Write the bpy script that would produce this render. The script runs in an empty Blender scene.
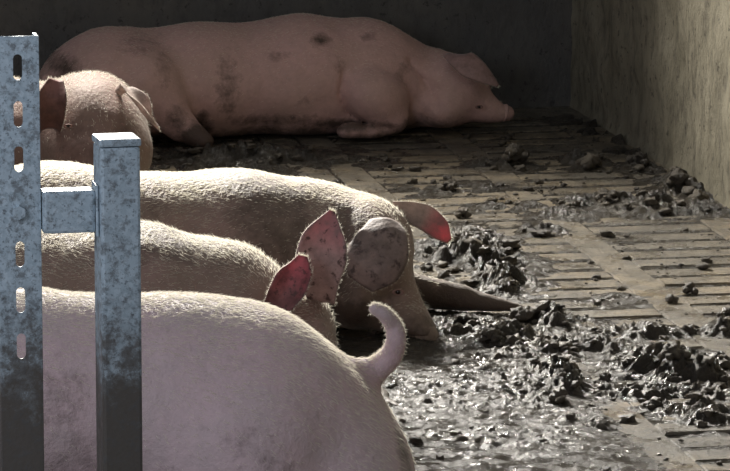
import bpy, bmesh, math, random
import numpy as np
from mathutils import Vector, Matrix
random.seed(7); rng = np.random.default_rng(7)
S = bpy.context.scene
COL = S.collection

# ------------------------------------------------------------------ camera, world, light, exposure
F = 4500.0; PITCH = math.atan(790.0 / F); H = 1.65; CX, CY = 365.0, 235.5
PSI = math.radians(10.2); CP, SP = math.cos(PSI), math.sin(PSI)      # the pen is turned 10 degrees to the camera
cam = bpy.data.cameras.new('camera'); co = bpy.data.objects.new('camera', cam); COL.objects.link(co)
cam.sensor_width = 36; cam.lens = F / 730 * 36; cam.clip_start = 0.1; cam.clip_end = 100
co.location = (0, 0, H); co.rotation_euler = (math.pi / 2 - PITCH, 0, 0); S.camera = co
S.view_settings.view_transform = 'Standard'; S.view_settings.look = 'None'
S.view_settings.gamma = 1; S.view_settings.use_curve_mapping = False
S.view_settings.exposure = 0.0
w = bpy.data.worlds.new('world'); S.world = w; w.use_nodes = True
bgn = w.node_tree.nodes['Background']; bgn.inputs[0].default_value = (0.86, 0.88, 0.95, 1); bgn.inputs[1].default_value = 0.215

def uvz(u, v, z=0.0):            # room coordinates (u across along the slots, v into depth) to world
    return Vector((u * CP - v * SP, u * SP + v * CP, z))
def area(name, loc, target, sx, sy, power, col, spread=180):
    l = bpy.data.lights.new(name, 'AREA'); l.shape = 'RECTANGLE'; l.size = sx; l.size_y = sy; l.energy = power; l.color = col
    l.spread = math.radians(spread)
    o = bpy.data.objects.new(name, l); COL.objects.link(o); o.location = loc
    o.rotation_euler = (Vector(target) - Vector(loc)).to_track_quat('-Z', 'Y').to_euler(); return o
# roof light over the middle of the pen, tilted towards the front
area('roof_light', uvz(1.0, 10.85, 1.95), uvz(1.45, 7.1, 0), 1.2, 0.32, 98, (1.0, 0.95, 0.87), 92)
# daylight from the open front, on the left
area('front_daylight', uvz(-0.9, 4.4, 1.5), uvz(0.3, 6.7, 0.2), 1.0, 0.8, 17, (0.84, 0.88, 1.0), 150)

# ------------------------------------------------------------------ pixel rays to room coordinates
def ray(px, py):
    a = px - CX; b = -(py - CY)
    dx = a; dy = F * math.cos(PITCH) + b * math.sin(PITCH); dz = -F * math.sin(PITCH) + b * math.cos(PITCH)
    return dx * CP + dy * SP, -dx * SP + dy * CP, dz
def W(px, py, v):               # room point seen at a pixel on the vertical plane at depth v, and metres per pixel there
    du, dv, dz = ray(px, py); t = v / dv
    return np.array([du * t, v, H + dz * t]), t
def G(px, py, z=0.0):           # room point on the floor
    du, dv, dz = ray(px, py); t = (z - H) / dz
    return du * t, dv * t, t

# ------------------------------------------------------------------ numpy noise
def _hash(i, j, k, seed):
    h = (i.astype(np.int64) * 374761393 + j.astype(np.int64) * 668265263 + k.astype(np.int64) * 2147483647 + seed * 1274126177) & 0xffffffff
    h = ((h ^ (h >> 13)) * 1274126177) & 0xffffffff
    h = ((h ^ (h >> 16)) * 2246822519) & 0xffffffff
    return ((h ^ (h >> 15)) & 0xffff) / 65535.0
def noise(p, seed=0):
    f = np.floor(p); i = f.astype(np.int64); t = p - f; t = t * t * (3 - 2 * t)
    r = 0
    for a in (0, 1):
        wa = t[..., 0] if a else 1 - t[..., 0]
        for b in (0, 1):
            wb = t[..., 1] if b else 1 - t[..., 1]
            for c in (0, 1):
                wc = t[..., 2] if c else 1 - t[..., 2]
                r = r + wa * wb * wc * _hash(i[..., 0] + a, i[..., 1] + b, i[..., 2] + c, seed)
    return r
def fbm(p, octs=4, seed=0, gain=0.5):
    s = 0; a = 1; n = 0
    for o in range(octs):
        s = s + a * noise(p * (2.03 ** o) + 17.3 * o, seed + o); n += a; a *= gain
    return s / n
def sstep(a, b, x):
    t = np.clip((x - a) / (b - a), 0, 1); return t * t * (3 - 2 * t)

# ------------------------------------------------------------------ mesh helpers
def mesh_from(name, V, Fc, smooth=True):
    m = bpy.data.meshes.new(name)
    V = np.asarray(V, dtype=np.float32); n = len(V)
    if isinstance(Fc, np.ndarray):
        k = Fc.shape[1]; m.vertices.add(n); m.vertices.foreach_set('co', V.ravel())
        m.loops.add(Fc.size); m.loops.foreach_set('vertex_index', Fc.astype(np.int32).ravel())
        m.polygons.add(len(Fc)); m.polygons.foreach_set('loop_start', np.arange(0, Fc.size, k, dtype=np.int32))
        m.polygons.foreach_set('loop_total', np.full(len(Fc), k, dtype=np.int32)); m.update(calc_edges=True)
    else:
        m.from_pydata([tuple(v) for v in V], [], Fc)
    m.validate()
    m.polygons.foreach_set('use_smooth', np.full(len(m.polygons), smooth)); m.update()
    return m
def link(name, m, mat, parent=None):
    o = bpy.data.objects.new(name, m); COL.objects.link(o)
    if mat and not m.materials: m.materials.append(mat)
    if parent: o.parent = parent; o.matrix_parent_inverse = Matrix.Translation(parent.location).inverted() if not parent.rotation_euler.z else parent.matrix_basis.inverted()
    return o
def tag(o, label=None, cat=None, group=None, kind=None):
    for k, x in (('label', label), ('category', cat), ('group', group), ('kind', kind)):
        if x: o[k] = x
    return o
def room(P):
    P = np.asarray(P, dtype=float); R = P.copy()
    R[..., 0] = P[..., 0] * CP - P[..., 1] * SP; R[..., 1] = P[..., 0] * SP + P[..., 1] * CP
    return R
def fattr(m, name, data):
    a = m.attributes.new(name, 'FLOAT', 'POINT'); a.data.foreach_set('value', np.asarray(data, dtype=np.float32))

# ------------------------------------------------------------------ materials
def mat(name):
    m = bpy.data.materials.new(name); m.use_nodes = True; nt = m.node_tree
    b = nt.nodes['Principled BSDF']; return m, nt, b
def N(nt, t, **k):
    n = nt.nodes.new(t)
    for a, v in k.items():
        if a.startswith('i_'):
            key = a[2:]; n.inputs[int(key) if key.isdigit() else key.replace('_', ' ')].default_value = v
        else: setattr(n, a, v)
    return n
def coord(nt, scale=(1, 1, 1)):
    g = N(nt, 'ShaderNodeNewGeometry'); mp = N(nt, 'ShaderNodeMapping'); mp.inputs['Scale'].default_value = scale
    mp.inputs['Rotation'].default_value = (0, 0, 0)
    nt.links.new(g.outputs['Position'], mp.inputs['Vector']); return mp.outputs[0]
def nz(nt, vec, scale, detail=5, rough=0.6):
    n = N(nt, 'ShaderNodeTexNoise'); n.inputs['Scale'].default_value = scale; n.inputs['Detail'].default_value = detail
    n.inputs['Roughness'].default_value = rough; nt.links.new(vec, n.inputs['Vector']); return n.outputs['Fac']
def ramp(nt, fac, stops):
    r = N(nt, 'ShaderNodeValToRGB'); e = r.color_ramp.elements
    while len(e) < len(stops): e.new(0.5)
    for i, (p, c) in enumerate(stops):
        e[i].position = p; e[i].color = (c, c, c, 1) if isinstance(c, (int, float)) else (*c, 1)
    nt.links.new(fac, r.inputs[0]); return r.outputs[0]
def mix(nt, fac, a, b, mode='MIX'):
    m = N(nt, 'ShaderNodeMix', data_type='RGBA', blend_type=mode)
    for s, x in ((0, fac), (6, a), (7, b)):
        if hasattr(x, 'is_linked') or hasattr(x, 'links'): nt.links.new(x, m.inputs[s])
        else: m.inputs[s].default_value = x if s == 0 else (*x, 1)
    return m.outputs[2]
def bump(nt, b, h, strength, dist):
    n = N(nt, 'ShaderNodeBump'); n.inputs['Strength'].default_value = strength; n.inputs['Distance'].default_value = dist
    nt.links.new(h, n.inputs['Height']); nt.links.new(n.outputs[0], b.inputs['Normal'])

def skin_mat(name, base, pink, dirt_shade_col=(0.075, 0.052, 0.038), rough=0.55, sheen=0.35):
    m, nt, b = mat(name); v = coord(nt)
    c = mix(nt, ramp(nt, nz(nt, v, 7, 4), [(0.35, 0.0), (0.68, 1.0)]), base, pink)
    c = mix(nt, ramp(nt, nz(nt, v, 60, 5, 0.7), [(0.40, 0.0), (0.75, 0.35)]), c, tuple(x * 0.62 for x in base))
    at = N(nt, 'ShaderNodeAttribute', attribute_name='dirt')
    # dirt, and on one pig painted face shade, broken up by fine noise
    mm = N(nt, 'ShaderNodeMath', operation='MULTIPLY_ADD'); nt.links.new(nz(nt, v, 45, 6, 0.75), mm.inputs[0]); mm.inputs[1].default_value = 1.1
    sub = N(nt, 'ShaderNodeMath', operation='SUBTRACT'); nt.links.new(at.outputs['Fac'], sub.inputs[0]); sub.inputs[1].default_value = 0.62
    nt.links.new(sub.outputs[0], mm.inputs[2])
    f = ramp(nt, mm.outputs[0], [(0.28, 0.0), (0.78, 0.93)])
    c = mix(nt, f, c, dirt_shade_col)
    nt.links.new(c, b.inputs['Base Color']); b.inputs['Roughness'].default_value = rough
    b.inputs['Sheen Weight'].default_value = sheen; b.inputs['Sheen Roughness'].default_value = 0.45; b.inputs['Sheen Tint'].default_value = (1, 0.96, 0.9, 1)
    b.inputs['Specular IOR Level'].default_value = 0.35
    wv = N(nt, 'ShaderNodeMath', operation='ADD'); nt.links.new(nz(nt, v, 90, 5, 0.7), wv.inputs[0]); nt.links.new(nz(nt, v, 22, 4), wv.inputs[1])
    bump(nt, b, wv.outputs[0], 0.55, 0.006)
    return m
def ear_mat(name, base, red, trans=0.45, speck=0.5, sc=85):
    m, nt, b = mat(name); v = coord(nt)
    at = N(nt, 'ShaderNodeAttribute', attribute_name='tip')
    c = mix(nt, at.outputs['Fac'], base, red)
    c = mix(nt, ramp(nt, nz(nt, v, 30, 5, 0.7), [(0.40, 0.0), (0.66, 0.8)]), c, tuple(x * 0.5 for x in base))
    c = mix(nt, ramp(nt, nz(nt, v, sc, 4, 0.7), [(0.52 if sc < 60 else 0.56, 0.0), (0.63, speck)]), c, (0.07, 0.045, 0.04))
    nt.links.new(c, b.inputs['Base Color']); b.inputs['Roughness'].default_value = 0.6
    b.inputs['Sheen Weight'].default_value = 0.3; b.inputs['Sheen Roughness'].default_value = 0.4
    t = N(nt, 'ShaderNodeBsdfTranslucent'); nt.links.new(c, t.inputs[0])
    ms = N(nt, 'ShaderNodeMixShader'); ms.inputs[0].default_value = trans
    nt.links.new(b.outputs[0], ms.inputs[1]); nt.links.new(t.outputs[0], ms.inputs[2])
    nt.links.new(ms.outputs[0], nt.nodes['Material Output'].inputs[0])
    bump(nt, b, nz(nt, v, 70, 4), 0.5, 0.004)
    return m
def bristle_mat():
    m, nt, b = mat('bristle'); b.inputs['Base Color'].default_value = (0.80, 0.76, 0.64, 1); b.inputs['Roughness'].default_value = 0.35
    t = N(nt, 'ShaderNodeBsdfTranslucent'); t.inputs[0].default_value = (0.85, 0.82, 0.70, 1)
    ms = N(nt, 'ShaderNodeMixShader'); ms.inputs[0].default_value = 0.5
    nt.links.new(b.outputs[0], ms.inputs[1]); nt.links.new(t.outputs[0], ms.inputs[2])
    nt.links.new(ms.outputs[0], nt.nodes['Material Output'].inputs[0]); return m

def concrete_floor():
    m, nt, b = mat('slat_concrete'); v = coord(nt)
    c = mix(nt, ramp(nt, nz(nt, v, 2.2, 3), [(0.40, 0.0), (0.60, 1.0)]), (0.21, 0.185, 0.14), (0.33, 0.262, 0.165))
    c = mix(nt, ramp(nt, nz(nt, v, 16, 6, 0.7), [(0.40, 0.0), (0.60, 0.8)]), c, (0.095, 0.083, 0.063))
    c = mix(nt, ramp(nt, nz(nt, v, 120, 4, 0.7), [(0.48, 0.0), (0.66, 0.75)]), c, (0.045, 0.038, 0.03))
    nt.links.new(c, b.inputs['Base Color'])
    nt.links.new(ramp(nt, nz(nt, v, 9, 5), [(0.40, 0.22), (0.60, 0.6)]), b.inputs['Roughness'])
    bump(nt, b, nz(nt, v, 80, 6, 0.75), 1.0, 0.012); return m
def muck_mat(name, a=(0.040, 0.034, 0.026), c2=(0.085, 0.073, 0.055), lo=0.12, hi=0.42, bs=1.0):
    m, nt, b = mat(name); v = coord(nt)
    c = mix(nt, ramp(nt, nz(nt, v, 14, 5), [(0.4, 0.0), (0.62, 1.0)]), a, c2)
    nt.links.new(c, b.inputs['Base Color'])
    nt.links.new(ramp(nt, nz(nt, v, 30, 4), [(0.38, lo), (0.62, hi)]), b.inputs['Roughness'])
    bump(nt, b, nz(nt, v, 120, 6, 0.8), bs, 0.015); return m
def wall_mat(name, a, c2, dark, vs=(1, 1, 0.55)):
    m, nt, b = mat(name); v = coord(nt, vs)
    c = mix(nt, ramp(nt, nz(nt, v, 5, 5), [(0.35, 0.0), (0.65, 1.0)]), a, c2)
    c = mix(nt, ramp(nt, nz(nt, v, 26, 6, 0.7), [(0.47, 0.0), (0.68, 0.75)]), c, dark)
    v2 = coord(nt)
    c = mix(nt, ramp(nt, nz(nt, v2, 48, 4, 0.7), [(0.60, 0.0), (0.66, 0.8)]), c, tuple(x * 0.6 for x in dark))
    nt.links.new(c, b.inputs['Base Color']); b.inputs['Roughness'].default_value = 0.8
    bump(nt, b, nz(nt, v, 40, 7, 0.75), 0.9, 0.012); return m
def steel_mat():
    m, nt, b = mat('galvanised_steel'); v = coord(nt)
    vo = N(nt, 'ShaderNodeTexVoronoi'); vo.inputs['Scale'].default_value = 170; nt.links.new(v, vo.inputs['Vector'])
    c = mix(nt, vo.outputs['Color'], (0.33, 0.42, 0.48), (0.47, 0.57, 0.64))
    c = mix(nt, ramp(nt, nz(nt, v, 200, 4, 0.7), [(0.55, 0.0), (0.66, 0.8)]), c, (0.10, 0.12, 0.14))
    g = N(nt, 'ShaderNodeNewGeometry'); sx = N(nt, 'ShaderNodeSeparateXYZ'); nt.links.new(g.outputs['Position'], sx.inputs[0])
    # dried muck splashed up the foot of the posts
    ma = N(nt, 'ShaderNodeMath', operation='MULTIPLY_ADD'); nt.links.new(nz(nt, v, 30, 6, 0.75), ma.inputs[0]); ma.inputs[1].default_value = 0.36
    nt.links.new(sx.outputs['Z'], ma.inputs[2])
    d = ramp(nt, ma.outputs[0], [(0.655, 0.97), (0.70, 0.80), (0.735, 0.30), (0.80, 0.0)])
    c = mix(nt, d, c, (0.085, 0.072, 0.06))
    c = mix(nt, ramp(nt, nz(nt, v, 75, 5, 0.75), [(0.50, 0.0), (0.62, 0.65)]), c, (0.09, 0.09, 0.09))
    nt.links.new(c, b.inputs['Base Color']); b.inputs['Metallic'].default_value = 0.25
    nt.links.new(ramp(nt, nz(nt, v, 60, 4), [(0.3, 0.38), (0.7, 0.65)]), b.inputs['Roughness'])
    bump(nt, b, nz(nt, v, 150, 4), 0.25, 0.002); return m
def plain(name, c, r=0.5, metal=0):
    m, nt, b = mat(name); v = coord(nt)
    nt.links.new(mix(nt, nz(nt, v, 40, 4), c, tuple(x * 0.7 for x in c)), b.inputs['Base Color'])
    b.inputs['Roughness'].default_value = r; b.inputs['Metallic'].default_value = metal; return m

M_slat = concrete_floor(); M_muck = muck_mat('wet_muck'); M_clod = muck_mat('dung', (0.055, 0.045, 0.033), (0.12, 0.10, 0.07), 0.22, 0.6, 0.7)
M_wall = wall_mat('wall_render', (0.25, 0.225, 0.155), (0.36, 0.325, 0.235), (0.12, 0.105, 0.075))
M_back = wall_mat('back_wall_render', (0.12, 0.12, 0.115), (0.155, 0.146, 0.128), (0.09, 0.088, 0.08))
M_pit = plain('pit_slurry', (0.012, 0.010, 0.008), 0.5)
M_steel = steel_mat(); M_bris = bristle_mat(); M_hoof = muck_mat('muddy_hoof', (0.05, 0.04, 0.03), (0.10, 0.08, 0.06), 0.3, 0.6, 0.5)
M_eye = plain('pig_eye', (0.02, 0.012, 0.01), 0.15)
M_lash = plain('eyelid_skin', (0.30, 0.17, 0.14), 0.6)

# ------------------------------------------------------------------ the setting
def box_mesh(name, u0, u1, v0, v1, z0, z1, bev=0.0, jit=0.0, tilt=0.0):
    P = np.array([(u, v, z) for z in (z0, z1) for v in (v0, v1) for u in (u0, u1)], dtype=float)
    if jit: P += (rng.random(P.shape) - 0.5) * jit
    P[4:, 2] += tilt * np.array([0, 1, 0, 1])
    bm = bmesh.new(); vs = [bm.verts.new(p) for p in room(P)]
    for f in ((0, 2, 3, 1), (4, 5, 7, 6), (0, 1, 5, 4), (2, 6, 7, 3), (0, 4, 6, 2), (1, 3, 7, 5)): bm.faces.new([vs[i] for i in f])
    if bev: bmesh.ops.bevel(bm, geom=[e for e in bm.edges if e.verts[0].co.z > (z0 + z1) / 2 and e.verts[1].co.z > (z0 + z1) / 2], offset=bev, segments=1, affect='EDGES')
    bmesh.ops.recalc_face_normals(bm, faces=bm.faces)
    m = bpy.data.meshes.new(name); bm.to_mesh(m); bm.free(); return m
UW = 2.515; VB = 11.03; V0 = 4.8; U0 = -1.7
floor = link('floor', box_mesh('pit', U0, UW + 0.1, V0, VB + 0.1, -0.36, -0.30), M_pit); floor['kind'] = 'structure'
PER = 0.1027; VS0 = 9.187          # a slot centre; slots repeat every PER
ROWS = range(-26, 18); UL = 0.22
v_edges = [VS0 + r * PER for r in ROWS]
cols = []                           # slot columns (u0, u1) and solid beams between them
beams = []
for k in range(3):
    r = UW - 0.02 - 0.755 * k
    beams += [(r - 0.085, r + (0.02 if k == 0 else -0.003)), (r - 0.42, r - 0.345), (r - 0.752, r - 0.675)]
    cols += [(r - 0.345, r - 0.085), (r - 0.675, r - 0.42)]
vlo, vhi = v_edges[0] + 0.01, v_edges[-1] - 0.01
for (a, b_) in beams:
    link('beam', box_mesh('beam', a, b_, vlo, vhi, -0.09, 0.0, 0.003), M_slat, floor)
for (a, b_) in cols:
    for i in range(len(v_edges) - 1):
        s0, s1 = v_edges[i] + 0.0125, v_edges[i + 1] - 0.0125
        dz = (random.random() - 0.5) * 0.003
        link('slat', box_mesh('slat', a - 0.0, b_ + 0.0, s0, s1, -0.085, -0.001 + dz, 0.004, 0.002), M_slat, floor)
link('end_slab', box_mesh('end_slab', UW - 2.4, UW, vhi + 0.004, VB, -0.09, 0.0, 0.003), M_slat, floor)
link('near_slab', box_mesh('near_slab', U0, UW, V0, vlo - 0.004, -0.09, 0.0, 0.003), M_slat, floor)
link('side_slab', box_mesh('side_slab', U0, UW - 0.02 - 0.755 * 3 - 0.006, vlo, VB, -0.09, 0.0, 0.003), M_slat, floor)

def wall_grid(name, u0, v0, u1, v1, nrm, h, mt, amp, step=0.02):
    L = math.hypot(u1 - u0, v1 - v0); n = int(L / step); k = int(h / step)
    s = np.linspace(0, 1, n + 1)[:, None]; z = np.linspace(-0.09, h, k + 1)[None, :]
    P = np.zeros((n + 1, k + 1, 3)); P[..., 0] = u0 + (u1 - u0) * s; P[..., 1] = v0 + (v1 - v0) * s; P[..., 2] = z
    d = (fbm(P * 9, 4, 3) - 0.5) * amp; d = d + 0.008 * np.exp(-np.maximum(P[..., 2], 0) / 0.01)   # rough footing
    P[..., 0] += nrm[0] * d; P[..., 1] += nrm[1] * d
    idx = np.arange((n + 1) * (k + 1)).reshape(n + 1, k + 1)
    Q = np.stack([idx[:-1, :-1], idx[1:, :-1], idx[1:, 1:], idx[:-1, 1:]], -1).reshape(-1, 4)
    nb = (n + 1) * (k + 1)                       # thickness: a plain back with rim faces
    B = np.array([(u0, v0, -0.09), (u1, v1, -0.09), (u1, v1, h), (u0, v0, h)], dtype=float)
    B[:, 0] -= nrm[0] * 0.15; B[:, 1] -= nrm[1] * 0.15
    V = np.concatenate([room(P.reshape(-1, 3)), room(B)])
    Q = Q.tolist() + [[nb, nb + 3, nb + 2, nb + 1], [int(idx[0, k]), int(idx[n, k]), nb + 2, nb + 3], [int(idx[0, 0]), int(idx[0, k]), nb + 3, nb], [int(idx[n, k]), int(idx[n, 0]), nb + 1, nb + 2]]
    o = link(name, mesh_from(name, V, Q), mt); o['kind'] = 'structure'; return o
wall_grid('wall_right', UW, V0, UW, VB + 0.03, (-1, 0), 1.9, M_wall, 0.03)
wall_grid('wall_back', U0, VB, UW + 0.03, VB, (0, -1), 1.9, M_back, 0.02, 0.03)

# ------------------------------------------------------------------ muck on the floor
# (px, py, rx, ry, height m) : heaps read off the photograph, turned into floor positions
HEAPS = [(470, 260, 56, 20, .026), (500, 285, 40, 14, .024), (455, 330, 70, 22, .012), (525, 345, 60, 18, .024), (470, 240, 40, 12, .018), (548, 322, 18, 10, .030),
         (560, 385, 30, 16, .024), (520, 390, 70, 30, .010), (600, 345, 30, 12, .016), (660, 365, 60, 16, .022), (690, 380, 40, 20, .028), (640, 335, 50, 8, .014),
         (600, 205, 60, 8, .020), (660, 208, 60, 9, .024), (700, 212, 40, 6, .016), (560, 215, 40, 8, .014), (540, 232, 26, 4, .018), (580, 162, 24, 6, .022), (500, 165, 30, 6, .018),
         (240, 160, 90, 12, .022), (330, 160, 60, 10, .008), (460, 190, 60, 10, .009), (510, 208, 60, 6, .010), (700, 195, 40, 10, .022), (680, 188, 26, 8, .024), (640, 168, 24, 6, .014),
         (640, 395, 60, 14, .014), (700, 415, 40, 12, .018), (600, 430, 30, 8, .008), (560, 440, 80, 16, .004), (480, 440, 90, 30, .005), (610, 300, 50, 8, .006), (575, 325, 30, 8, .014),
         (440, 395, 60, 30, .006), (725, 335, 20, 8, .022), (725, 365, 20, 8, .016)]
def heap_field(u, v):
    h = np.zeros_like(u)
    for (px, py, rx, ry, hh) in HEAPS:
        gu, gv, t = G(px, py); _, gv2, _ = G(px, py - ry); ru = rx * t; rv = abs(gv2 - gv)
        q = ((u - gu) / ru) ** 2 + ((v - gv) / rv) ** 2
        h = np.maximum(h, hh * np.exp(-q * 1.3))
    return h
mu0, mu1, mv0, mv1, ms = 0.55, UW - 0.012, 6.62, 10.95, 0.0042
nu, nv = int((mu1 - mu0) / ms), int((mv1 - mv0) / ms)
gu, gv = np.meshgrid(np.linspace(mu0, mu1, nu), np.linspace(mv0, mv1, nv), indexing='ij')
p3 = np.stack([gu, gv, np.zeros_like(gu)], -1)
hf = heap_field(gu, gv)
big = fbm(p3 * 4.0, 3, 11); mid = fbm(p3 * 22, 3, 21); bil = 1 - np.abs(2 * noise(p3 * np.array([62, 62, 1]), 31) - 1); bil2 = 1 - np.abs(2 * noise(p3 * np.array([118, 118, 1]), 35) - 1)
slab = sstep(1.80, 1.68, gu + 0.03 * (big - 0.5)) * sstep(8.25, 7.85, gv + 0.3 * (big - 0.5))       # smooth slurry film on the near left
lumps = hf * (0.12 + 1.05 * bil * sstep(0.25, 0.65, mid) + 0.75 * bil2 * sstep(0.3, 0.6, mid))
wallfoot = 0.018 * sstep(0.16, 0.0, UW - gu) * mid
base = -0.030 + 0.027 * sstep(0.53, 0.64, big + 0.35 * (mid - 0.5)) * sstep(0.44, 0.6, mid)        # thin smears on the slats
z = np.maximum.reduce([base + lumps * 1.0 + hf * 0.4, slab * 0.012 - 0.007 + 0.004 * mid + 0.0025 * bil2 + lumps, base + wallfoot * 1.6])
z = np.where((hf > 0.004), np.maximum(z, -0.010 + lumps + hf * 0.5), z)
z = np.minimum(z, 0.055); z[0, :] = z[-1, :] = np.minimum(z[0, :], -0.02)[0]; z[:, 0] = z[:, -1] = -0.02
idx = np.arange(nu * nv).reshape(nu, nv)
Q = np.stack([idx[:-1, :-1], idx[1:, :-1], idx[1:, 1:], idx[:-1, 1:]], -1)
keep = (np.maximum.reduce([z[:-1, :-1], z[1:, :-1], z[1:, 1:], z[:-1, 1:]]) > -0.012)
Q = Q[keep]; used, inv = np.unique(Q, return_inverse=True)
V = room(np.stack([gu, gv, z], -1).reshape(-1, 3)[used])
muck = link('wet_muck', mesh_from('wet_muck', V, inv.reshape(-1, 4)), M_muck)
tag(muck, 'wet dark brown muck smeared and heaped over the slatted floor', 'muck', kind='stuff')

def rock(r, seed, sub=2, flat=0.7, amp=0.9):
    bm = bmesh.new(); bmesh.ops.create_icosphere(bm, subdivisions=sub, radius=1)
    P = np.array([v.co[:] for v in bm.verts]); d = 1 + amp * (fbm(P * 2.0 + seed * 3.1, 3, seed, 0.7) - 0.5) * 2.2; d = np.maximum(d, 0.3)
    P = P * d[:, None] * r; P[:, 2] *= flat
    Fc = [[v.index for v in f.verts] for f in bm.faces]; bm.free(); return P, np.array(Fc)
# small crumbs, too many to count
protos = [rock(1.0, s, 2, 0.6, 1.3) for s in range(6)]
AV, AF, off = [], [], 0; cnt = 0
dens_u = rng.random(24000) * (mu1 - mu0 - 0.03) + mu0; dens_v = 6.75 + rng.random(24000) * 4.1
dh = heap_field(dens_u, dens_v); gp = np.stack([dens_u * 5, dens_v * 5, dens_u * 0], -1); cl = sstep(0.5, 0.7, fbm(gp, 3, 77))
prob = 0.025 + 0.12 * cl + np.minimum(dh / 0.03, 1) * 0.26
prob = np.where((dens_u < 1.72) & (dens_v < 8.0), prob * 0.45, prob)
for k in np.nonzero(rng.random(24000) < prob)[0]:
    P, Fc = protos[k % 6]; r = 0.0025 + 0.011 * rng.random() ** 4 + (0.004 if dh[k] > 0.01 else 0)
    a = rng.random() * 6.28; R = np.array([[math.cos(a), -math.sin(a), 0], [math.sin(a), math.cos(a), 0], [0, 0, 1]])
    iu = min(nu - 1, int((dens_u[k] - mu0) / ms)); iv = min(nv - 1, int((dens_v[k] - mv0) / ms))
    AV.append((P * r) @ R.T + np.array([dens_u[k], dens_v[k], max(0.0, z[iu, iv]) + r * 0.35])); AF.append(Fc + off); off += len(P); cnt += 1
crumbs = link('dung_crumbs', mesh_from('dung_crumbs', room(np.concatenate(AV)), np.concatenate(AF)), M_clod)
tag(crumbs, 'small crumbs of dung scattered over the slatted floor', 'dung', kind='stuff')
# the clumps that stand out one by one: px, py (foot), radius px, label
CL = [(689, 293, 9, 'dark dung lump on clean slats at the right, upper of a close pair'), (670, 303, 8, 'dark dung lump on clean slats at the right, lower left of a close pair'),
      (683, 193, 14, 'large dung lump at the foot of the right wall, farther of two'), (708, 205, 14, 'large dung lump at the foot of the right wall, nearer of two'),
      (513, 165, 14, 'pale pointed dung heap near the far pig snout, on the dark floor'), (449, 190, 10, 'dark dung lump standing alone beyond the red-tipped ear'),
      (590, 168, 13, 'low wide dung heap on the far floor between pointed heap and wall'), (639, 168, 10, 'dung lump close to the right wall near the far corner'),
      (541, 236, 14, 'flat dark dung pat right of the red-tipped ear'), (463, 217, 9, 'small dung lump just right of the red ear tip'),
      (672, 378, 14, 'dark dung clump on the near right slats, topmost of three'), (697, 402, 9, 'dark dung clump on the near right slats, rightmost of three'), (653, 408, 9, 'small dark dung clump on the near right slats, lowest left of three'),
      (547, 378, 12, 'dark wet dung lump below the muddy foreleg heap'), (560, 408, 11, 'wet dung lump lowest of the heap before the muddy foreleg'), (606, 380, 8, 'small dung lump midway between the heap and the near right clumps'),
      (529, 322, 15, 'large wet dung lump against the muddy foreleg end'), (490, 348, 12, 'wet dung lump in front of the muddy foreleg')]
for k, (px, py, rp, lab) in enumerate(CL):
    u_, v_, t = G(px, py); r = rp * t
    Ps, Fs, o_ = [], [], 0
    for j in range(5 if 'flat' not in lab else 3):
        P, Fc = rock(r * (0.62 if j == 0 else 0.30 + 0.22 * random.random()), 100 + k * 7 + j, 3 if j == 0 else 2, 0.85 if 'flat' not in lab else 0.3, 0.75)
        if j: P = P + np.array([(random.random() - 0.5) * 1.7 * r, (random.random() - 0.5) * 1.8 * r, 0])
        P[:, 2] += -P[:, 2].min() + (0.0 if j else 0.0); Ps.append(P); Fs.append(Fc + o_); o_ += len(P)
    P = np.concatenate(Ps); iu = min(nu - 1, max(0, int((u_ - mu0) / ms))); iv = min(nv - 1, max(0, int((v_ - mv0) / ms)))
    P = P + np.array([min(u_, UW - 0.03 - r), v_, max(-0.001, z[iu, iv] - 0.006)])
    tag(link('dung_clump', mesh_from('dung_clump', room(P), np.concatenate(Fs)), M_clod), lab, 'dung', 'dung clumps on the floor')

# ------------------------------------------------------------------ distance-field bodies
def sd_cap(P, a, b, ra, rb, sv):
    s = np.array([1, 1 / sv, 1]); p = P * s; a = a * s; b = b * s
    ab = b - a; t = np.clip(((p - a) @ ab) / max(ab @ ab, 1e-9), 0, 1)
    return np.linalg.norm(p - a - t[..., None] * ab, axis=-1) - (ra + (rb - ra) * t)
def sd_ell(P, c, r, ang):
    q = P - c; ca, sa = math.cos(ang), math.sin(ang)
    x = q[..., 0] * ca + q[..., 2] * sa; z_ = -q[..., 0] * sa + q[..., 2] * ca
    k0 = np.sqrt((x / r[0]) ** 2 + (q[..., 1] / r[1]) ** 2 + (z_ / r[2]) ** 2)
    k1 = np.sqrt((x / r[0] ** 2) ** 2 + (q[..., 1] / r[1] ** 2) ** 2 + (z_ / r[2] ** 2) ** 2)
    return k0 * (k0 - 1) / np.maximum(k1, 1e-6)
def smin(a, b, k):
    h = np.clip(0.5 + 0.5 * (b - a) / k, 0, 1); return b * (1 - h) + a * h - k * h * (1 - h)
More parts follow.
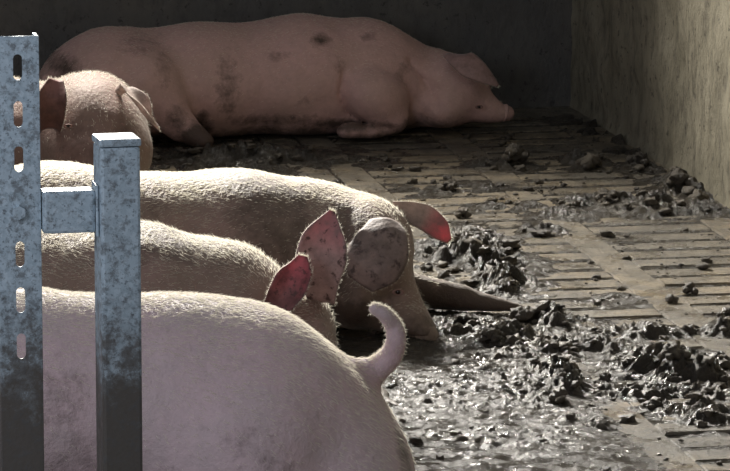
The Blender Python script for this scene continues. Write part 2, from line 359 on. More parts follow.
def surface_nets(Fd, org, st):
    nx, ny, nz_ = Fd.shape; ins = Fd < 0
    cnt = np.zeros((nx - 1, ny - 1, nz_ - 1)); acc = np.zeros((nx - 1, ny - 1, nz_ - 1, 3))
    def sl(o): return tuple(slice(o[i], Fd.shape[i] - 1 + o[i]) for i in range(3))
    for ax in range(3):
        for o1 in (0, 1):
            for o2 in (0, 1):
                a = [0, 0, 0]; oth = [i for i in range(3) if i != ax]; a[oth[0]] = o1; a[oth[1]] = o2
                b = list(a); b[ax] = 1
                fa, fb = Fd[sl(a)], Fd[sl(b)]; cr = (fa < 0) != (fb < 0)
                t = np.where(cr, fa / np.where(fa == fb, 1, fa - fb), 0); pos = np.zeros(t.shape + (3,)); pos[..., 0], pos[..., 1], pos[..., 2] = a
                pos[..., ax] += t; acc += pos * cr[..., None]; cnt += cr
    m = cnt > 0; vid = -np.ones(m.shape, dtype=np.int64); vid[m] = np.arange(m.sum())
    I = np.stack(np.nonzero(m), -1); V = (I + acc[m] / cnt[m][:, None]) * st + org
    quads = []
    for ax in range(3):
        o1, o2 = [(1, 2), (2, 0), (0, 1)][ax]
        s0 = [slice(1, -1)] * 3; s0[ax] = slice(0, -1); s1 = list(s0); s1[ax] = slice(1, None)
        A = ins[tuple(s0)]; B = ins[tuple(s1)]
        for flip, msk in ((False, A & ~B), (True, ~A & B)):
            J = np.stack(np.nonzero(msk), -1) + np.array([0 if i == ax else 1 for i in range(3)])
            def c(d1, d2):
                K = J.copy(); K[:, o1] -= d1; K[:, o2] -= d2; return vid[K[:, 0], K[:, 1], K[:, 2]]
            q = np.stack([c(1, 1), c(0, 1), c(0, 0), c(1, 0)], -1); quads.append(q[:, ::-1] if flip else q)
    q = np.concatenate(quads); return V, q[(q >= 0).all(1)]
def laplace(V, Q, it=2, lam=0.5):
    E_ = np.concatenate([Q[:, [0, 1]], Q[:, [1, 2]], Q[:, [2, 3]], Q[:, [3, 0]]])
    for _ in range(it):
        s = np.zeros_like(V); n = np.zeros(len(V))
        for d in range(3): s[:, d] = np.bincount(E_[:, 0], V[E_[:, 1], d], len(V)) + np.bincount(E_[:, 1], V[E_[:, 0], d], len(V))
        n = np.bincount(E_[:, 0], minlength=len(V)) + np.bincount(E_[:, 1], minlength=len(V))
        V = V + lam * (s / np.maximum(n, 1)[:, None] - V)
    return V
def build_body(prims, st, floor_z=0.004, wrinkle=0.003, creases=()):
    """prims: ('c', (px,py,v,r_px), (px,py,v,r_px), depth_scale, blend) or ('e', px,py,v, rx,ry px, depth radius m, angle deg, blend)"""
    G_ = []
    lo = np.array([9.0, 99, 9]); hi = -lo
    for p in prims:
        if p[0] == 'c':
            a, ta = W(*p[1][:3]); b, tb = W(*p[2][:3]); ra, rb = p[1][3] * ta, p[2][3] * tb; G_.append(('c', a, b, ra, rb, p[3], p[4]))
            for q, r in ((a, ra), (b, rb)):
                e = np.array([r, r * p[3], r]); lo = np.minimum(lo, q - e); hi = np.maximum(hi, q + e)
        else:
            c, t = W(*p[1:4]); r = np.array([p[4] * t, p[6], p[5] * t]); G_.append(('e', c, r, math.radians(p[7]), p[8]))
            m_ = r.max(); lo = np.minimum(lo, c - np.array([m_, r[1], m_])); hi = np.maximum(hi, c + np.array([m_, r[1], m_]))
    lo -= 0.03; hi += 0.03; lo[2] = -0.02
    n = np.ceil((hi - lo) / st).astype(int)
    ax = [lo[i] + st * np.arange(n[i]) for i in range(3)]
    P = np.stack(np.meshgrid(*ax, indexing='ij'), -1); D = None
    for g in G_:
        d = sd_cap(P, g[1], g[2], g[3], g[4], g[5]) if g[0] == 'c' else sd_ell(P, g[1], g[2], g[3])
        D = d if D is None else smin(D, d, g[-1])
    for (pts, wpx, dep) in creases:                    # skin folds: shallow grooves along a path
        dist = np.full(D.shape, 9.0)
        for a, b in zip(pts[:-1], pts[1:]):
            pa, ta = W(*a); pb, tb = W(*b); pa = pa[[0, 2]]; pb = pb[[0, 2]]; q = P[..., [0, 2]]
            ab = pb - pa; t = np.clip(((q - pa) @ ab) / (ab @ ab), 0, 1); dist = np.minimum(dist, np.linalg.norm(q - pa - t[..., None] * ab, axis=-1))
        front = P[..., 1] < pts[0][2] + 0.02
        D = D + dep * np.exp(-(dist / (wpx * 0.0022)) ** 2) * front
    D = D + (fbm(P * 9, 3, 5) - 0.5) * wrinkle * 4 + (noise(P * 34, 9) - 0.5) * wrinkle * 0.7
    k = 0.02; D = -smin(-D, P[..., 2] - floor_z, k)       # rests flat on the floor
    V, Q = surface_nets(D, lo, st); V = laplace(V, Q, 2, 0.5); return V, Q
def dirt_shade_of(V, spots, low=0.09, amount=0.25, seed=3):
    d = amount * sstep(0.42, 0.68, fbm(V * 7, 3, seed)) + 0.75 * sstep(low, 0.0, V[:, 2] + 0.05 * (fbm(V * 14, 2, seed + 4) - 0.5))
    for (px, py, v, rx, ry, s) in spots:
        c, t = W(px, py, v); q = ((V[:, 0] - c[0]) / (rx * t)) ** 2 + ((V[:, 2] - c[2]) / (ry * t)) ** 2 + (np.maximum(np.abs(V[:, 1] - v) - 0.12, 0) / 0.08) ** 2
        d = np.maximum(d, s * np.exp(-q * 0.9))
    return np.clip(d, 0, 1.2)
def bristles(name, V, Q, n, parent, length=0.014, width=0.0006, flow=(-0.6, 0, -0.2), zmin=0.05, wfun=None):
    A = V[Q[:, 0]]; B = V[Q[:, 1]]; C = V[Q[:, 2]]; Dd = V[Q[:, 3]]
    nr = np.cross(C - A, Dd - B); ar = np.linalg.norm(nr, axis=1); nr = nr / np.maximum(ar, 1e-9)[:, None]
    cen = (A + B + C + Dd) / 4
    wgt = ar * (cen[:, 2] > zmin) * (0.06 + np.clip(nr[:, 2], 0, 1) ** 2) * ((nr[:, 1] < 0.35))
    if wfun is not None: wgt = wgt * wfun(cen)
    k = rng.choice(len(Q), n, p=wgt / wgt.sum()); r1 = rng.random((n, 1)); r2 = rng.random((n, 1))
    p = (A[k] * (1 - r1) + B[k] * r1) * (1 - r2) + (Dd[k] * (1 - r1) + C[k] * r1) * r2
    fl = np.array(flow)[None, :] + (rng.random((n, 3)) - 0.5) * 0.55
    fl = fl - nr[k] * (fl * nr[k]).sum(1)[:, None]; d = nr[k] * 0.22 + fl; d /= np.linalg.norm(d, axis=1)[:, None]
    L = length * (0.4 + 0.9 * rng.random((n, 1))); side = np.cross(d, np.array([0.0, 1.0, 0.1])[None, :]); side /= np.maximum(np.linalg.norm(side, axis=1), 1e-6)[:, None]
    tip = p + d * L; tip[:, 2] -= L[:, 0] * 0.12
    P = np.stack([p - side * width, p + side * width, tip], 1).reshape(-1, 3)
    o = link('bristles', mesh_from('bristles', room(P), np.arange(3 * n).reshape(-1, 3), False), M_bris, parent); o['kind'] = 'stuff'; return o
def tube(name, pts, mt, parent, seg=14, sub=6):
    """pts (px,py,v,r_px), smooth curve"""
    C_ = [];
    for q in pts:
        c, t = W(*q[:3]); C_.append(np.append(c, q[3] * t))
    C_ = np.array(C_); K = len(C_); out = []
    for i in range(K - 1):
        p0, p1, p2, p3 = C_[max(i - 1, 0)], C_[i], C_[i + 1], C_[min(i + 2, K - 1)]
        for s in range(sub):
            t = s / sub; out.append(0.5 * (2 * p1 + (p2 - p0) * t + (2 * p0 - 5 * p1 + 4 * p2 - p3) * t * t + (3 * p1 - p0 - 3 * p2 + p3) * t ** 3))
    out.append(C_[-1]); e = out[-1].copy(); d = out[-1][:3] - out[-2][:3]; d /= np.linalg.norm(d)
    for f, g in ((0.5, 0.87), (0.85, 0.5), (1.0, 0.06)): q = e.copy(); q[:3] += d * e[3] * f; q[3] *= g; out.append(q)
    V, Fc = [], []; n = len(out)
    for i, q in enumerate(out):
        a = out[max(i - 1, 0)][:3]; b = out[min(i + 1, n - 1)][:3]; T = (b - a) / np.linalg.norm(b - a)
        X = np.cross(T, [0, 1, 0]); X /= np.linalg.norm(X); Y = np.cross(T, X)
        for k in range(seg): an = 2 * math.pi * k / seg; V.append(q[:3] + q[3] * (X * math.cos(an) + Y * math.sin(an)))
    for i in range(n - 1):
        for k in range(seg): Fc.append([i * seg + k, i * seg + (k + 1) % seg, (i + 1) * seg + (k + 1) % seg, (i + 1) * seg + k])
    Fc.append(list(range(seg))[::-1]); Fc.append([(n - 1) * seg + k for k in range(seg)])
    V = np.array(V); m = mesh_from(name, room(V), Fc); return link(name, m, mt, parent), V, np.array([f for f in Fc if len(f) == 4])
def ear(parent, cl, hw, mt, nrm=(0, -1, 0.2), cup=0.35, curl=0.0, thick=0.004, tipmask=(0.35, 0.95), label=None, wave=0.12):
    """cl: centreline (px,py,v) from root to tip, hw: half widths px along it; nrm: the way the hollow faces, room axes"""
    C_ = np.array([W(*q)[0] for q in cl]); t0 = W(*cl[0])[1]; K = len(C_); nu_, nv_ = 26, 17
    s = np.linspace(0, K - 1, nu_); P = np.stack([np.interp(s, range(K), C_[:, i]) for i in range(3)], -1)
    for _ in range(3): P[1:-1] = (P[:-2] + 2 * P[1:-1] + P[2:]) / 4
    h = np.interp(s, np.linspace(0, K - 1, len(hw)), hw) * t0
    for _ in range(2): h[1:-1] = (h[:-2] + 2 * h[1:-1] + h[2:]) / 4
    V = np.zeros((nu_, nv_, 3)); Nn = np.array(nrm, dtype=float); Nn /= np.linalg.norm(Nn)
    for i in range(nu_):
        T = P[min(i + 1, nu_ - 1)] - P[max(i - 1, 0)]; T /= np.linalg.norm(T)
        X = np.cross(T, Nn); X /= np.linalg.norm(X); Z = np.cross(X, T); f = i / (nu_ - 1)
        for j in range(nv_):
            w_ = (j / (nv_ - 1)) * 2 - 1; c_ = cup * (1 - 0.55 * f)
            a = w_ * c_ * 2.2
            if abs(c_) > 1e-3: x_ = math.sin(a) / (c_ * 2.2); y_ = (1 - math.cos(a)) / (c_ * 2.2)
            else: x_, y_ = w_, 0
            wv = wave * math.sin(f * 7 + w_ * 2.5) * w_ * w_
            V[i, j] = P[i] + X * h[i] * x_ + Z * (h[i] * (y_ + wv) + curl * f * f)
    idx = np.arange(nu_ * nv_).reshape(nu_, nv_)
    Fc = np.stack([idx[:-1, :-1], idx[1:, :-1], idx[1:, 1:], idx[:-1, 1:]], -1).reshape(-1, 4)
    m = mesh_from('ear', room(V.reshape(-1, 3)), Fc)
    f = np.repeat(np.linspace(0, 1, nu_), nv_); wj = np.tile(np.abs(np.linspace(-1, 1, nv_)), nu_)
    fattr(m, 'tip', sstep(tipmask[0], tipmask[1], f) * (1 - 0.5 * sstep(0.85, 1.0, wj)))
    o = link('ear', m, mt, parent)
    md = o.modifiers.new('thick', 'SOLIDIFY'); md.thickness = thick; md.offset = 0
    if label: o['label'] = label
    # fringe of fine hair on the rim
    rim = np.concatenate([V[:, 0], V[-1, :], V[::-1, -1]]); ctr = V[nu_ // 2, nv_ // 2]; hs = []
    for k in range(len(rim) - 1):
        for q in range(4):
            p = rim[k] + (rim[k + 1] - rim[k]) * rng.random(); d = (p - P[int(rng.integers(0, nu_))]); d /= max(np.linalg.norm(d), 1e-6); d += (rng.random(3) - 0.5) * 0.8; L = 0.005 * (0.4 + rng.random())
            sd = np.cross(d, [0, 1, 0.1]); sd /= max(np.linalg.norm(sd), 1e-6); hs += [p - sd * 0.0003, p + sd * 0.0003, p + d * L]
    hm = mesh_from('ear_hair', room(np.array(hs)), np.arange(len(hs)).reshape(-1, 3), False)
    ho = link('ear_hair', hm, M_bris, o); ho['kind'] = 'stuff'
    return o
def eye(parent, px, py, v, r, lid=1.5):
    c, t = W(px, py, v); bm = bmesh.new(); bmesh.ops.create_uvsphere(bm, u_segments=14, v_segments=8, radius=r * t)
    P = np.array([q.co[:] for q in bm.verts]) + c; Fc = [[q.index for q in f.verts] for f in bm.faces]; bm.free()
    o = link('eye', mesh_from('eye', room(P), Fc), M_eye, parent)
    seg, rs, V, Q = 16, 6, [], []
    for i in range(seg):
        a = 2 * math.pi * i / seg
        for j in range(rs):
            b = 2 * math.pi * j / rs; R = r * t * (1.25 + 0.35 * math.cos(b)); V.append(c + np.array([R * lid * math.cos(a), -0.5 * r * t + 0.35 * r * t * math.sin(b), R * 0.8 * math.sin(a)]))
            Q.append([i * rs + j, ((i + 1) % seg) * rs + j, ((i + 1) % seg) * rs + (j + 1) % rs, i * rs + (j + 1) % rs])
    link('eyelid', mesh_from('eyelid', room(np.array(V)), Q), M_lash, o); return o
def hoof(parent, px, py, v, length, r, ang):
    """cloven trotter: two pointed claws and two small dew claws, pointing along ang in the picture plane"""
    c, t = W(px, py, v); V, Fc, o_ = [], [], 0
    for s in (-1, 1):
        for (L, R, back, up) in ((length, r, 0, 0), (length * 0.35, r * 0.4, -length * 0.5, -0.2 * r)):
            n = 8
            for i in range(n):
                f = i / (n - 1); rr = R * t * (1 - 0.75 * f ** 2.2) * (0.8 if i == 0 else 1)
                for k in range(10):
                    a = 2 * math.pi * k / 10; x = (back + L * f) * t; y = s * (R * 0.72 + abs(back) * 0.12) * t + rr * 0.75 * math.cos(a); z_ = rr * math.sin(a) + up * t - 0.35 * R * t * f
                    V.append(c + np.array([x * math.cos(ang) - z_ * math.sin(ang), y, x * math.sin(ang) + z_ * math.cos(ang)]))
            for i in range(n - 1):
                for k in range(10): Fc.append([o_ + i * 10 + k, o_ + i * 10 + (k + 1) % 10, o_ + (i + 1) * 10 + (k + 1) % 10, o_ + (i + 1) * 10 + k])
            Fc.append([o_ + k for k in range(10)][::-1]); Fc.append([o_ + (n - 1) * 10 + k for k in range(10)]); o_ = len(V)
    V = np.array(V); V[:, 2] = np.maximum(V[:, 2], 0.003)
    return link('trotter', mesh_from('trotter', room(V), Fc), M_hoof, parent)
def pig(name_label, u, v, prims, st, mt, spots, nb, blen=0.014, creases=(), low=0.09, amount=0.25, seed=3, flow=(-0.6, 0, -0.2), bw=0.00038, wrinkle=0.003):
    root = bpy.data.objects.new('pig', None); COL.objects.link(root); root.location = uvz(u, v, 0); root.empty_display_size = 0.1
    tag(root, name_label, 'pig', 'pigs lying in the pen')
    V, Q = build_body(prims, st, wrinkle=wrinkle, creases=creases)
    m = mesh_from('body', room(V), Q); fattr(m, 'dirt', dirt_shade_of(V, spots, low, amount * 1.7, seed)); link('body', m, mt, root)
    if nb: bristles('bristles', V, Q, nb, root, blen, bw, flow, wfun=lambda c: np.clip(1.1 - 1.2 * dirt_shade_of(c, spots, low, amount * 1.7, seed), 0.02, 1))
    return root

SK_far = skin_mat('skin_far', (0.58, 0.38, 0.32), (0.66, 0.41, 0.37), sheen=0.05)
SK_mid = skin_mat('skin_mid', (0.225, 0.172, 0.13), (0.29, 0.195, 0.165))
SK_near = skin_mat('skin_near', (0.58, 0.47, 0.48), (0.66, 0.48, 0.51))
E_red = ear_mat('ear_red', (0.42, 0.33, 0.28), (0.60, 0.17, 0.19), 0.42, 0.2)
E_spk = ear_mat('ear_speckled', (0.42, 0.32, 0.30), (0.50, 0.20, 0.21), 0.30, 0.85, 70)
E_dull = ear_mat('ear_dull', (0.44, 0.28, 0.25), (0.44, 0.29, 0.26), 0.2, 0.2)
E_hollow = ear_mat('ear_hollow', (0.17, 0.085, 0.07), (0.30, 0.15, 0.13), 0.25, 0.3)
E_deep = ear_mat('ear_deep', (0.26, 0.12, 0.11), (0.50, 0.13, 0.15), 0.3, 0.7)
E_pale = ear_mat('ear_pale', (0.56, 0.44, 0.38), (0.60, 0.46, 0.42), 0.4, 0.3)
E_dirty = ear_mat('ear_dirty', (0.27, 0.20, 0.17), (0.30, 0.21, 0.18), 0.15, 0.9, 38)

# ---- far pig, stretched along the back wall
va = 10.74
A = pig('pinkish brown pig stretched along the dark back wall, head to the right', 1.5, va, [
    ('c', (118, 90, va, 60), (200, 84, va, 57), 1.3, .05), ('c', (200, 84, va, 57), (300, 79, va, 60), 1.3, .05), ('c', (300, 79, va, 60), (362, 81, va, 61), 1.25, .05),
    ('c', (362, 82, va, 60), (425, 88, va - .02, 42), 1.2, .04), ('e', 105, 88, va - .05, 60, 58, .19, 15, .04), ('e', 78, 100, va, 36, 48, .16, 20, .04),
    ('e', 452, 88, va - .08, 36, 34, .10, -28, .025), ('c', (455, 94, va - .09, 27), (488, 110, va - .12, 13), 1.0, .03), ('c', (485, 108, va - .12, 14), (500, 113, va - .13, 9), 1.1, .015),
    ('e', 440, 106, va - .10, 30, 22, .09, 0, .02),
    ('e', 374, 96, va - .15, 37, 31, .10, -25, .012), ('c', (392, 118, va - .19, 17), (372, 130, va - .20, 11), 1.0, .014), ('c', (372, 130, va - .20, 11), (345, 132, va - .20, 9), 1.0, .01),
    ('e', 150, 88, va - .12, 34, 48, .12, 25, .03), ('c', (150, 92, va - .17, 34), (180, 124, va - .23, 16), 1.0, .02), ('c', (180, 124, va - .23, 15), (204, 143, va - .28, 9.5), 1.0, .012)],
    0.008, SK_far, [(225, 85, 10.6, 18, 45, .62), (275, 55, 10.6, 16, 8, .6), (320, 40, 10.6, 14, 7, .85), (345, 72, 10.5, 9, 14, .6), (205, 120, 10.5, 8, 8, .8), (196, 138, 10.5, 22, 18, 1.3), (140, 45, 10.6, 40, 14, .5), (400, 70, 10.6, 12, 20, .5),
                    (370, 38, 10.6, 12, 7, .6), (300, 98, 10.6, 10, 8, .55), (60, 62, 10.7, 20, 14, .8), (350, 128, 10.5, 60, 8, .9), (165, 70, 10.5, 14, 30, .5), (280, 125, 10.5, 60, 10, .7), (175, 120, 10.5, 14, 20, .8), (470, 75, 10.6, 8, 14, .5)],
    4000, 0.007, creases=[([(337, 66, va - .08), (332, 88, va - .08), (340, 106, va - .08), (358, 117, va - .08), (385, 121, va - .08)], 2.2, .012), ([(398, 52, va), (408, 66, va), (420, 82, va), (424, 100, va)], 2.0, .010), ([(412, 70, va), (430, 82, va)], 2, .006)],
    low=.07, amount=.16, seed=3, flow=(-0.7, 0, -0.3), bw=0.0003)
ear(A, [(447, 54, va - .14), (462, 58, va - .19), (480, 70, va - .21), (498, 86, va - .215)], [5, 13, 15, 11, 1.5], E_dull, nrm=(-.25, .9, -.55), cup=.35, label='drooping ear folded over the brow')
ear(A, [(455, 62, va + .02), (470, 68, va + .03), (484, 78, va + .03), (490, 88, va + .03)], [8, 11, 10, 2], E_dull, nrm=(-.2, .8, -.5), cup=.3)
eye(A, 479, 107, va - .195, 1.7)
hoof(A, 203, 146, va - .285, 14, 7.5, math.radians(-35))
bm_s, _, _ = tube('snout_disc', [(500, 112, va - .13, 8), (505, 113, va - .13, 9), (506.5, 113.3, va - .13, 8)], SK_far, A)
tube('tail', [(52, 84, va - .06, 6), (47, 78, va - .1, 5), (45, 86, va - .12, 4), (50, 96, va - .12, 3)], SK_far, A)

# ---- pig behind the short post, face to the camera
vb = 9.78
SK_b = skin_mat('skin_ruddy_shaded', (0.23, 0.16, 0.125), (0.28, 0.165, 0.14), dirt_shade_col=(0.10, 0.055, 0.042))  # darker, redder skin: the shade on this pig's face put into the colour
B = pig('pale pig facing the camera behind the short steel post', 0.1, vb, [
    ('c', (-220, 140, vb + .12, 62), (-20, 142, vb + .12, 64), 1.25, .05), ('c', (-20, 142, vb + .12, 62), (60, 135, vb + .06, 52), 1.1, .05),
    ('e', 92, 116, vb, 50, 44, .14, -12, .04), ('e', 98, 150, vb - .04, 55, 48, .14, 0, .04), ('c', (100, 140, vb - .08, 34), (104, 182, vb - .17, 20), 1.0, .03), ('e', 104, 186, vb - .18, 17, 15, .02, 0, .008),
    ('e', -225, 140, vb + .1, 60, 58, .18, 0, .05), ('c', (-230, 150, vb - .05, 26), (-170, 185, vb - .12, 14), 1, .02)],
    0.008, SK_b, [(70, 132, vb - .1, 26, 30, .62), (122, 128, vb - .1, 18, 18, .6), (95, 152, vb - .1, 45, 24, .62)], 9000, 0.009, low=.05, amount=.2, seed=13, flow=(0.1, -.2, -.3))  # spots on the lower face are shade painted through the dirt mask
ear(B, [(115, 94, vb - .08), (125, 87, vb - .12), (137, 101, vb - .15), (146, 116, vb - .165), (158, 128, vb - .15)], [6, 9, 10, 7, 5], E_pale, nrm=(.75, -.6, .7), cup=.75, wave=.5, label='pale ear folded forward and lit along its edge')
ear(B, [(50, 128, vb - .10), (50, 114, vb - .13), (52, 98, vb - .14), (56, 80, vb - .12)], [13, 17, 16, 8], E_hollow, nrm=(-.1, -1, .15), cup=.55, label='upright reddish ear seen into its hollow')
eye(B, 120, 125, vb - .142, 1.8); eye(B, 68, 126, vb - .140, 1.8)

# ---- middle pig, head down to the right, one ear red at the tip
vc = 8.32
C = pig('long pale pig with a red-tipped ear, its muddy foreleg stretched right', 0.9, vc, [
    ('c', (-140, 245, vc, 80), (60, 246, vc, 77), 1.2, .05), ('c', (60, 246, vc, 77), (240, 252, vc, 75), 1.2, .05), ('c', (240, 252, vc, 75), (318, 256, vc, 70), 1.15, .06),
    ('c', (318, 252, vc, 66), (368, 245, vc - .03, 44), 1.1, .05), ('e', -150, 250, vc, 85, 80, .2, 0, .05),
    ('e', 366, 246, vc - .06, 42, 46, .12, 20, .03), ('c', (372, 265, vc - .08, 38), (398, 314, vc - .14, 27), 1.05, .03), ('c', (398, 314, vc - .14, 26), (410, 326, vc - .17, 23), 1.0, .02), ('e', 418, 331, vc - .17, 18, 11, .055, 12, .01),
    ('e', 352, 296, vc - .10, 30, 36, .10, 0, .03),
    ('c', (390, 286, vc + .06, 20), (460, 300, vc + .04, 15), 1.0, .03), ('c', (460, 300, vc + .04, 14), (524, 314, vc + .02, 9.5), 1.0, .012),
    ('c', (-150, 290, vc - .15, 32), (-90, 325, vc - .2, 16), 1, .02)],
    0.008, SK_mid, [(150, 205, vc - .1, 25, 20, .5), (270, 205, vc - .1, 30, 22, .5), (480, 305, vc, 75, 30, 1.4), (515, 315, vc, 40, 20, 1.4), (375, 300, vc - .15, 40, 34, .62), (230, 215, vc - .1, 18, 16, .45), (415, 335, vc - .15, 26, 12, .75), (60, 210, vc - .1, 50, 16, .4), (330, 210, vc - .1, 14, 12, .5)],
    15000, 0.010, creases=[([(338, 205, vc), (334, 240, vc), (330, 280, vc)], 3, .010), ([(385, 206, vc), (398, 222, vc)], 2, .004), ([(352, 287, vc), (400, 285, vc)], 2, .005)], low=.10, amount=.38, seed=23, flow=(-0.7, 0, -0.25))
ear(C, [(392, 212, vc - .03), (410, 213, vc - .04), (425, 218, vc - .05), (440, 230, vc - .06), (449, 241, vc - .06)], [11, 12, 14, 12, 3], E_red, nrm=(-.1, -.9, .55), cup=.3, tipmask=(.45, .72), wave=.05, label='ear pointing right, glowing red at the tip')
ear(C, [(384, 218, vc - .165), (384, 230, vc - .20), (379, 250, vc - .225), (370, 268, vc - .235), (360, 284, vc - .225)], [16, 25, 32, 29, 15], E_dirty, nrm=(.15, .9, -.45), cup=.3, label='dark dirt-mottled ear hanging over the eye')
hoof(C, 525, 315, vc + .02, 24, 8, math.radians(-8))
ns = tube('snout_disc', [(416, 331, vc - .175, 15), (421, 335, vc - .185, 17), (423, 336.5, vc - .19, 16)], SK_mid, C)[0]
eye(C, 398, 292, vc - .245, 2.6)

# ---- second pig from the front, ears up
vd = 7.74
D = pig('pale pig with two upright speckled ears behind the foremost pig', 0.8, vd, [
    ('c', (-160, 305, vd, 82), (40, 308, vd, 76), 1.2, .05), ('c', (40, 308, vd, 76), (135, 307, vd, 77), 1.2, .05), ('c', (135, 307, vd, 77), (215, 324, vd, 77), 1.15, .06),
    ('c', (215, 324, vd, 78), (268, 345, vd, 62), 1.1, .05), ('e', 296, 332, vd - .03, 34, 46, .11, -15, .035), ('c', (300, 340, vd - .06, 34), (318, 372, vd - .14, 24), 1.0, .03), ('c', (318, 372, vd - .14, 22), (322, 385, vd - .20, 18), 1.0, .01),
    ('e', -165, 310, vd, 84, 82, .2, 0, .05), ('c', (300, 395, vd + .0, 26), (375, 402, vd - .15, 15), 1, .03), ('c', (375, 402, vd - .15, 14), (418, 424, vd - .32, 9), 1, .02)],
    0.008, SK_mid, [(215, 262, vd - .1, 20, 20, .5), (160, 255, vd - .1, 30, 14, .45), (320, 320, vd - .1, 16, 22, .4), (390, 410, vd - .15, 70, 40, 1.5), (90, 255, vd - .1, 40, 14, .4)],
    14000, 0.012, low=.10, amount=.35, seed=33, flow=(-0.5, 0, -0.1)  )
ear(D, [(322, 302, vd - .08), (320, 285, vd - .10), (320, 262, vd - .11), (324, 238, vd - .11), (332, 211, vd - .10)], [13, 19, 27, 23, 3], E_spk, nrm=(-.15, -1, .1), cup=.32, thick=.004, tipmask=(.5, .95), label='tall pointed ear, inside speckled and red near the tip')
ear(D, [(274, 310, vd - .17), (283, 298, vd - .18), (292, 285, vd - .18), (299, 272, vd - .175), (303, 256, vd - .17)], [14, 19, 20, 16, 5], E_deep, nrm=(-.35, -1, .3), cup=.55, tipmask=(.1, .8), label='smaller cupped ear nearer the camera, dark pink inside')
hoof(D, 420, 426, vd - .33, 20, 8, math.radians(-14))
eye(D, 322, 350, vd - .17, 2.6)

# ---- foremost pig, rump and curled tail to the right
ve = 6.72
Epig = pig('foremost pinkish pig with its rump and curled tail to the right', 0.6, ve, [
    ('c', (-260, 402, ve, 108), (0, 402, ve, 107), 1.15, .05), ('c', (0, 402, ve, 107), (150, 404, ve, 111), 1.15, .06), ('e', 225, 440, ve, 142, 142, .24, 0, .05), ('e', 298, 482, ve, 113, 128, .22, 0, .04),
    ('e', 330, 500, ve - .05, 80, 80, .2, 0, .04), ('e', 240, 460, ve - .12, 90, 95, .14, 0, .03),
    ('c', (362, 378, ve + .02, 22), (374, 370, ve + .02, 14), 1, .02),
    ('c', (-270, 410, ve, 90), (-370, 430, ve, 60), 1.1, .05), ('c', (-370, 430, ve, 56), (-450, 470, ve - .02, 30), 1.0, .04),
    ('c', (-200, 500, ve - .2, 30), (-290, 520, ve - .26, 18), 1, .02), ('c', (260, 510, ve - .22, 40), (360, 525, ve - .3, 18), 1, .03)],
    0.009, SK_near, [(390, 440, ve, 14, 40, .75), (60, 320, ve - .1, 40, 16, .35), (300, 400, ve - .1, 12, 10, .45), (355, 440, ve - .1, 24, 14, .4), (200, 420, ve - .15, 14, 12, .4), (140, 330, ve - .1, 60, 12, .35)],
    20000, 0.011, low=.08, amount=.25, seed=43, flow=(0.6, 0, -0.35), wrinkle=.0022)
_, tV, tQ = tube('tail', [(364, 380, ve + .02, 17), (377, 369, ve + .02, 13.5), (391, 356, ve + .01, 11.5), (396, 340, ve, 10.3), (393, 325, ve, 8.8), (384, 314, ve - .01, 7.4), (375, 309, ve - .01, 6.2)], SK_near, Epig)
bristles('tail_hair', tV, tQ, 1500, Epig, 0.006, 0.0003, (0, 0, 0))
ear(Epig, [(-350, 380, ve - .12), (-368, 365, ve - .16), (-392, 362, ve - .18), (-420, 375, ve - .18)], [18, 32, 30, 4], E_pale, nrm=(.3, -.8, .4))
ear(Epig, [(-350, 375, ve + .12), (-368, 358, ve + .16), (-392, 352, ve + .18), (-420, 362, ve + .18)], [18, 32, 30, 4], E_pale, nrm=(.3, -.8, .4))

# ------------------------------------------------------------------ steel pen partition in front
VP = 5.5
def plate_with_slots(name, wd, z0, z1, holes, th, mt, parent, tf):
    cu = bpy.data.curves.new(name, 'CURVE'); cu.dimensions = '2D'; cu.fill_mode = 'BOTH'; cu.extrude = th / 2; cu.bevel_depth = 0
    def spl(pts):
        s = cu.splines.new('POLY'); s.points.add(len(pts) - 1); s.use_cyclic_u = True
        for i, p in enumerate(pts): s.points[i].co = (p[0], p[1], 0, 1)
    spl([(-wd / 2, z0), (wd / 2, z0), (wd / 2, z1), (-wd / 2, z1)])
    for (hz, hh, r) in holes:
        pts = [(r * math.cos(a), hz + hh / 2 - r + r * math.sin(a)) for a in np.linspace(0, math.pi, 9)] + [(r * math.cos(a), hz - hh / 2 + r + r * math.sin(a)) for a in np.linspace(math.pi, 2 * math.pi, 9)]
        spl(pts)
    tmp = bpy.data.objects.new('tmp', cu); COL.objects.link(tmp); bpy.context.view_layer.update()
    m = bpy.data.meshes.new_from_object(tmp.evaluated_get(bpy.context.evaluated_depsgraph_get())); bpy.data.objects.remove(tmp)
    m.transform(tf @ Matrix.Rotation(math.pi / 2, 4, 'X')); m.materials.clear(); m.name = name
    return link(name, m, mt, parent)
def local_box(name, x0, x1, y0, y1, z0, z1, tf, mt, parent, bev=0.002, hollow=None):
    bm = bmesh.new(); bmesh.ops.create_cube(bm, size=1)
    for q in bm.verts: q.co = Vector((x0 + (q.co.x + .5) * (x1 - x0), y0 + (q.co.y + .5) * (y1 - y0), z0 + (q.co.z + .5) * (z1 - z0)))
    bmesh.ops.bevel(bm, geom=bm.edges[:], offset=bev, segments=2, affect='EDGES', profile=.6)
    m = bpy.data.meshes.new(name); bm.to_mesh(m); bm.free(); m.transform(tf); return link(name, m, mt, parent)
rz = Matrix.Rotation(PSI, 4, 'Z')
c1, t1 = W(19.5, 212, VP); tfw = Matrix.Translation(uvz(c1[0], VP)) @ rz
up = bpy.data.objects.new('steel_upright', None); COL.objects.link(up); up.location = uvz(c1[0], VP, 0)
tag(up, 'tall galvanised steel channel post with a row of slotted holes, at the left edge', 'post')
ztop = W(19.5, 36, VP)[0][2]; wd = 41 * t1 / 0.985
holes = [(W(19, y, VP)[0][2], 26 * t1, 4.6 * t1) for y in (67, 114, 159, 254, 300, 346)]
holes = [h for h in holes if h[0] > 0.03]; 
hs = sorted(holes, key=lambda h: -h[0]); holes = [hs[0]]
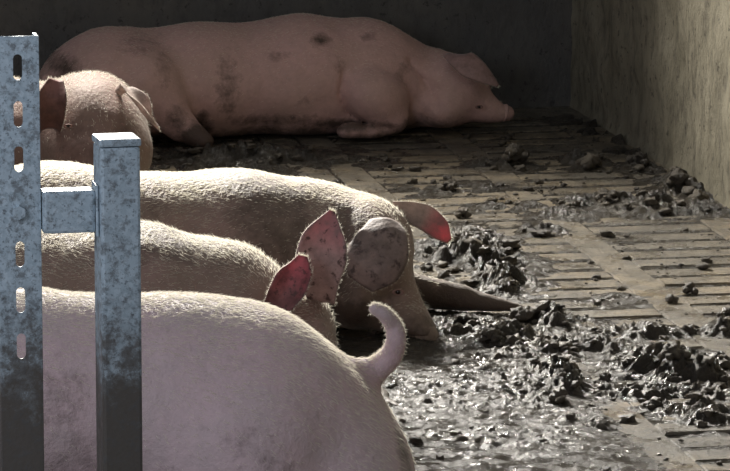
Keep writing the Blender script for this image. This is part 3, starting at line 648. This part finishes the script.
for h in hs[1:]:
    if holes[-1][0] - h[0] > 0.045: holes.append(h)
plate_with_slots('web', wd - 0.004, 0.008, ztop, holes, 0.003, M_steel, up, tfw)
for s in (-1, 1): local_box('flange', s * wd / 2 - 0.0015 * s - 0.0025, s * wd / 2 - 0.0015 * s + 0.0025, -0.0013, 0.034, 0.008, ztop - 0.0004, tfw, M_steel, up, .0012)
local_box('foot_plate', -wd / 2 - 0.02, wd / 2 + 0.012, -0.03, 0.05, 0.0, 0.008, tfw, M_steel, up)
bb = bmesh.new(); bmesh.ops.create_cone(bb, cap_ends=True, segments=6, radius1=7.5 * t1, radius2=7.0 * t1, depth=0.006)
bm2 = bpy.data.meshes.new('bolt'); bb.to_mesh(bm2); bb.free(); bm2.transform(tfw @ Matrix.Translation((-0.001, -0.0045, c1[2])) @ Matrix.Rotation(math.pi / 2, 4, 'X')); link('bolt', bm2, M_steel, up)

c2, t2 = W(118, 300, VP); tf2 = Matrix.Translation(uvz(c2[0], VP)) @ Matrix.Rotation(PSI + math.radians(3), 4, 'Z')
sp = bpy.data.objects.new('steel_post', None); COL.objects.link(sp); sp.location = uvz(c2[0], VP, 0)
tag(sp, 'short square galvanised steel post with a flat cap, right of the slotted one', 'post')
zt = W(118, 136, VP)[0][2]; hw2 = 20 * t2
local_box('tube', -hw2, hw2, -0.028, 0.028, 0.006, zt - 0.010, tf2, M_steel, sp, .004)
local_box('cap', -hw2 - 0.0015, hw2 + 0.0015, -0.0295, 0.0295, zt - 0.0095, zt, tf2, M_steel, sp, .003)
local_box('foot_plate', -hw2 - 0.02, hw2 + 0.02, -0.05, 0.05, 0.0, 0.006, tf2, M_steel, sp)
zr1 = W(70, 190, VP)[0][2]; zr0 = W(70, 232, VP)[0][2]
xl = (41.5 - 19.5) * t1 / .985 ; xr = (99 - 19.5) * t1 / .985
rl = bpy.data.objects.new('steel_rail', None); COL.objects.link(rl); rl.location = uvz(c1[0] + (xl + xr) / 2, VP, 0)
tag(rl, 'short horizontal galvanised steel rail joining the two posts', 'rail')
local_box('rail_tube', xl + 0.0005, xr - 0.0065, -0.012, 0.026, zr0, zr1, tfw, M_steel, rl, .004)
local_box('end_flange', xr - 0.0065, xr - 0.0035, -0.018, 0.03, zr0 - 0.004, zr1 + 0.007, tfw, M_steel, rl, .001)
